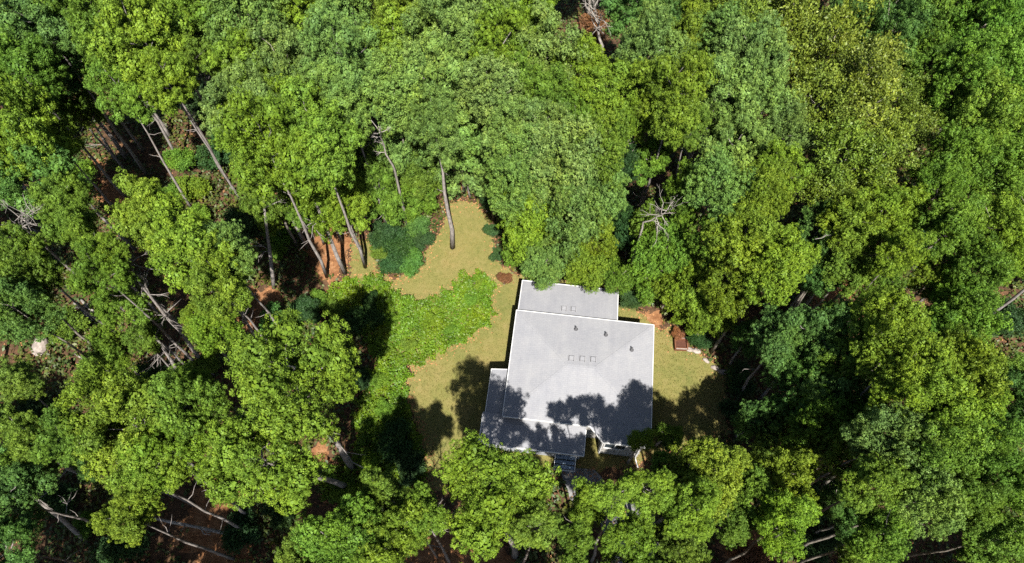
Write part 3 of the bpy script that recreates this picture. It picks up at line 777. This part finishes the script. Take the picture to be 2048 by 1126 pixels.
def leaves(name, P, z, size, g, mat, kind_tilt=.6, asp=.6, par=None):
    nr = unit(np.array([0, -.15, 1.0]) + g.normal(size=(len(P), 3))*kind_tilt*.6)
    ax = unit(np.cross(nr, g.normal(size=(len(P), 3))))
    L = size*g.uniform(.65, 1.35, len(P))
    V, F_ = kites(np.column_stack([P, z]), ax, nr, L, L*asp)
    t = np.clip(.45 + .45*vnoise(P, 1.3, 5) + g.normal(0, .2, len(P)), 0, 1)
    o_ = obj(name, mesh_np(name, V, F_, mat, t), par)
    return o_

VINE_PX = [(692,552),(760,555),(790,592),(850,602),(900,580),(940,548),(972,542),(988,570),(986,620),(972,650),(930,685),(870,712),(828,735),(808,765),(815,800),(830,840),(846,885),(856,960),(800,1000),(700,1012),(640,1000),(640,960),(705,900),(718,800),(760,720),(690,640),(660,600)]
VINE = ragged(VINE_PX, .3, .5, 8)
g = np.random.default_rng(21)
P = scatter_in(VINE, 520, g)
P = P[g.random(len(P)) < np.clip(.85 + .5*vnoise(P, 1.4, 2), .25, 1)]
hz = np.clip(.5 + .55*vnoise(P, 1.1, 3) + .5*vnoise(P, .3, 4), .03, 1.6)
tag(leaves("ground_cover", P, hz*g.uniform(.5, 1, len(P)), .155, g, M["vine"], 1.1),
    "bright green leafy vines spreading beside the lawn", "ground cover", kind="stuff")

XR = (-56, 56); YR = (-4, 66)
A = (XR[1]-XR[0])*(YR[1]-YR[0])
P = g.uniform((XR[0], YR[0]), (XR[1], YR[1]), (int(A*34), 2))
keep = ~in_poly(P, LAWN) & ~in_poly(P, VINE) & ~in_poly(P, DRIVE)
for x, y, r in SOIL:
    keep &= np.linalg.norm(P - at(x, y)[:2], axis=1) > r
n1 = vnoise(P, 3.0, 6); keep &= (n1 + g.normal(0, .25, len(P))) > -.22
P = P[keep]
tag(leaves("undergrowth", P, g.uniform(.05, 1.0, len(P))*np.clip(.5 + n1[keep], .1, 1.2), .3, g, M["under"], .8),
    "low dark leafy undergrowth on the forest floor", "undergrowth", kind="stuff")
# dry leaves: thin over the forest floor, thick along the lawn edge
P1 = g.uniform((-40, 2), (40, 50), (16000, 2)); P1 = P1[~in_poly(P1, LAWN)]
e = LAWN[g.integers(len(LAWN), size=2200)]; P2 = e + g.normal(0, .4, (len(e), 2))
ev = VINE[g.integers(len(VINE), size=1300)]; P3 = ev + g.normal(0, .2, (len(ev), 2))
P = np.vstack([P1, P2, P3])
tag(leaves("leaf_litter", P, g.uniform(.015, .06, len(P)), .15, g, M["litter"], .5), "orange-brown dry leaves along the lawn edge and forest floor", "leaf litter", kind="stuff")
# lawn blades
P = scatter_in(LAWN, 120, g); P = P[~in_poly(P, VINE)]
ax = unit(np.column_stack([g.normal(0, .5, (len(P), 2)), np.ones(len(P))*.8])); L = g.uniform(.04, .11, len(P))
V, F_ = kites(np.column_stack([P, np.full(len(P), .004)]), ax, unit(g.normal(size=(len(P), 3))), L, L*.5)
tag(obj("lawn_grass", mesh_np("lawn_grass", V, F_, M["blade"], np.clip(.5 + .35*vnoise(P, 1.0, 9) + g.normal(0, .15, len(P)), 0, 1))),
    "short dry yellow-green grass of the lawn", "grass", kind="stuff")

# ------------------------------------------------------------------ labels: each tree by its look and its rank from something one can find
MARKS = [("the house's back wing", (4, 25)), ("the porch steps", (4.5, 12.5)), ("the wooden box", at(1360,692)[:2]), ("the grey boulder", at(85,695)[:2]), ("the side wing", (-1.5, 17)),
 ("the vine patch", at(860,650)[:2]), ("the lawn's far tongue", at(930,420)[:2]), ("the bleached dead tree", at(1190,60)[:2]), ("the reddish soil opening", at(210,365)[:2]),
 ("the last edging stone", at(1446,744)[:2]), ("the drive", at(1290,1050)[:2]), ("the long fallen log", at(440,1065)[:2]), ("the bare branch fan", at(1320,430)[:2]),
 ("the olive tree stand", at(1700,220,10)[:2]), ("the olive stand's far side", at(1520,40,12)[:2]), ("the small orange clearing", at(1660,580)[:2]), ("the wide black gap", at(2010,680)[:2]), ("the leafless blue-pine snag", at(45,440,5)[:2]),
 ("the twin logs", at(170,625)[:2]), ("the large tan dead bush", at(1490,1108)[:2]), ("the slim grey snag", at(760,280,6)[:2]), ("the forked snag", at(1390,250,8)[:2]), ("the hanging twiggy branch", at(1655,950)[:2]), ("the orange soil under the leaning trunks", at(655,480)[:2]),
 ("the brown clearing past the olives", at(1930,250)[:2]), ("the far treeless slit", at(440,170)[:2])]
_o1 = "first second third fourth fifth sixth seventh eighth ninth tenth eleventh twelfth thirteenth fourteenth fifteenth sixteenth seventeenth eighteenth nineteenth twentieth".split()
ORD = ["closest"] + [w + " closest" for w in _o1[1:]] + [f"{t}-{w} closest" for t in ("twenty", "thirty", "forty") for w in _o1[:9]]
KN = {"pine": "pine", "broadleaf": "broadleaf tree", "olive": "glossy-leaved tree", "shrub": "shrub"}
view = TREES[:NVIEW]
pos = np.array([(t[0].location.x, t[0].location.y) for t in view]); kinds = np.array([t[1] for t in view])
for i, (root, k, tint, r, z) in enumerate(view):
    best = None
    for nm, m in MARKS:
        same = np.where(kinds == k)[0]
        dd = np.linalg.norm(pos[same] - np.array(m), axis=1); rank = int((dd < np.linalg.norm(pos[i]-np.array(m)) - 1e-9).sum())
        if best is None or rank < best[0]: best = (rank, nm)
    size = "small" if r < 1.5 else ("broad" if r > 2.8 else "medium")
    if k == "shrub": size = "low"
    nm = best[1]
    grp = {"pine": "pines of the forest", "broadleaf": "broadleaf trees of the forest", "olive": "olive-leaved trees", "shrub": "low shrubs under the trees"}[k]
    tag(root, f"{size} {tint} {KN[k]}, {ORD[min(best[0], len(ORD)-1)]} {KN[k].split()[-1]} to {nm}", "shrub" if k == "shrub" else "tree", grp)
for root, k, tint, r, z in TREES[NVIEW:]:
    tag(root, f"{KN[k]} on the outer fringe of the forest far from the clearing", "tree", "outer fringe " + ("pines" if k == "pine" else "broadleaf trees"))
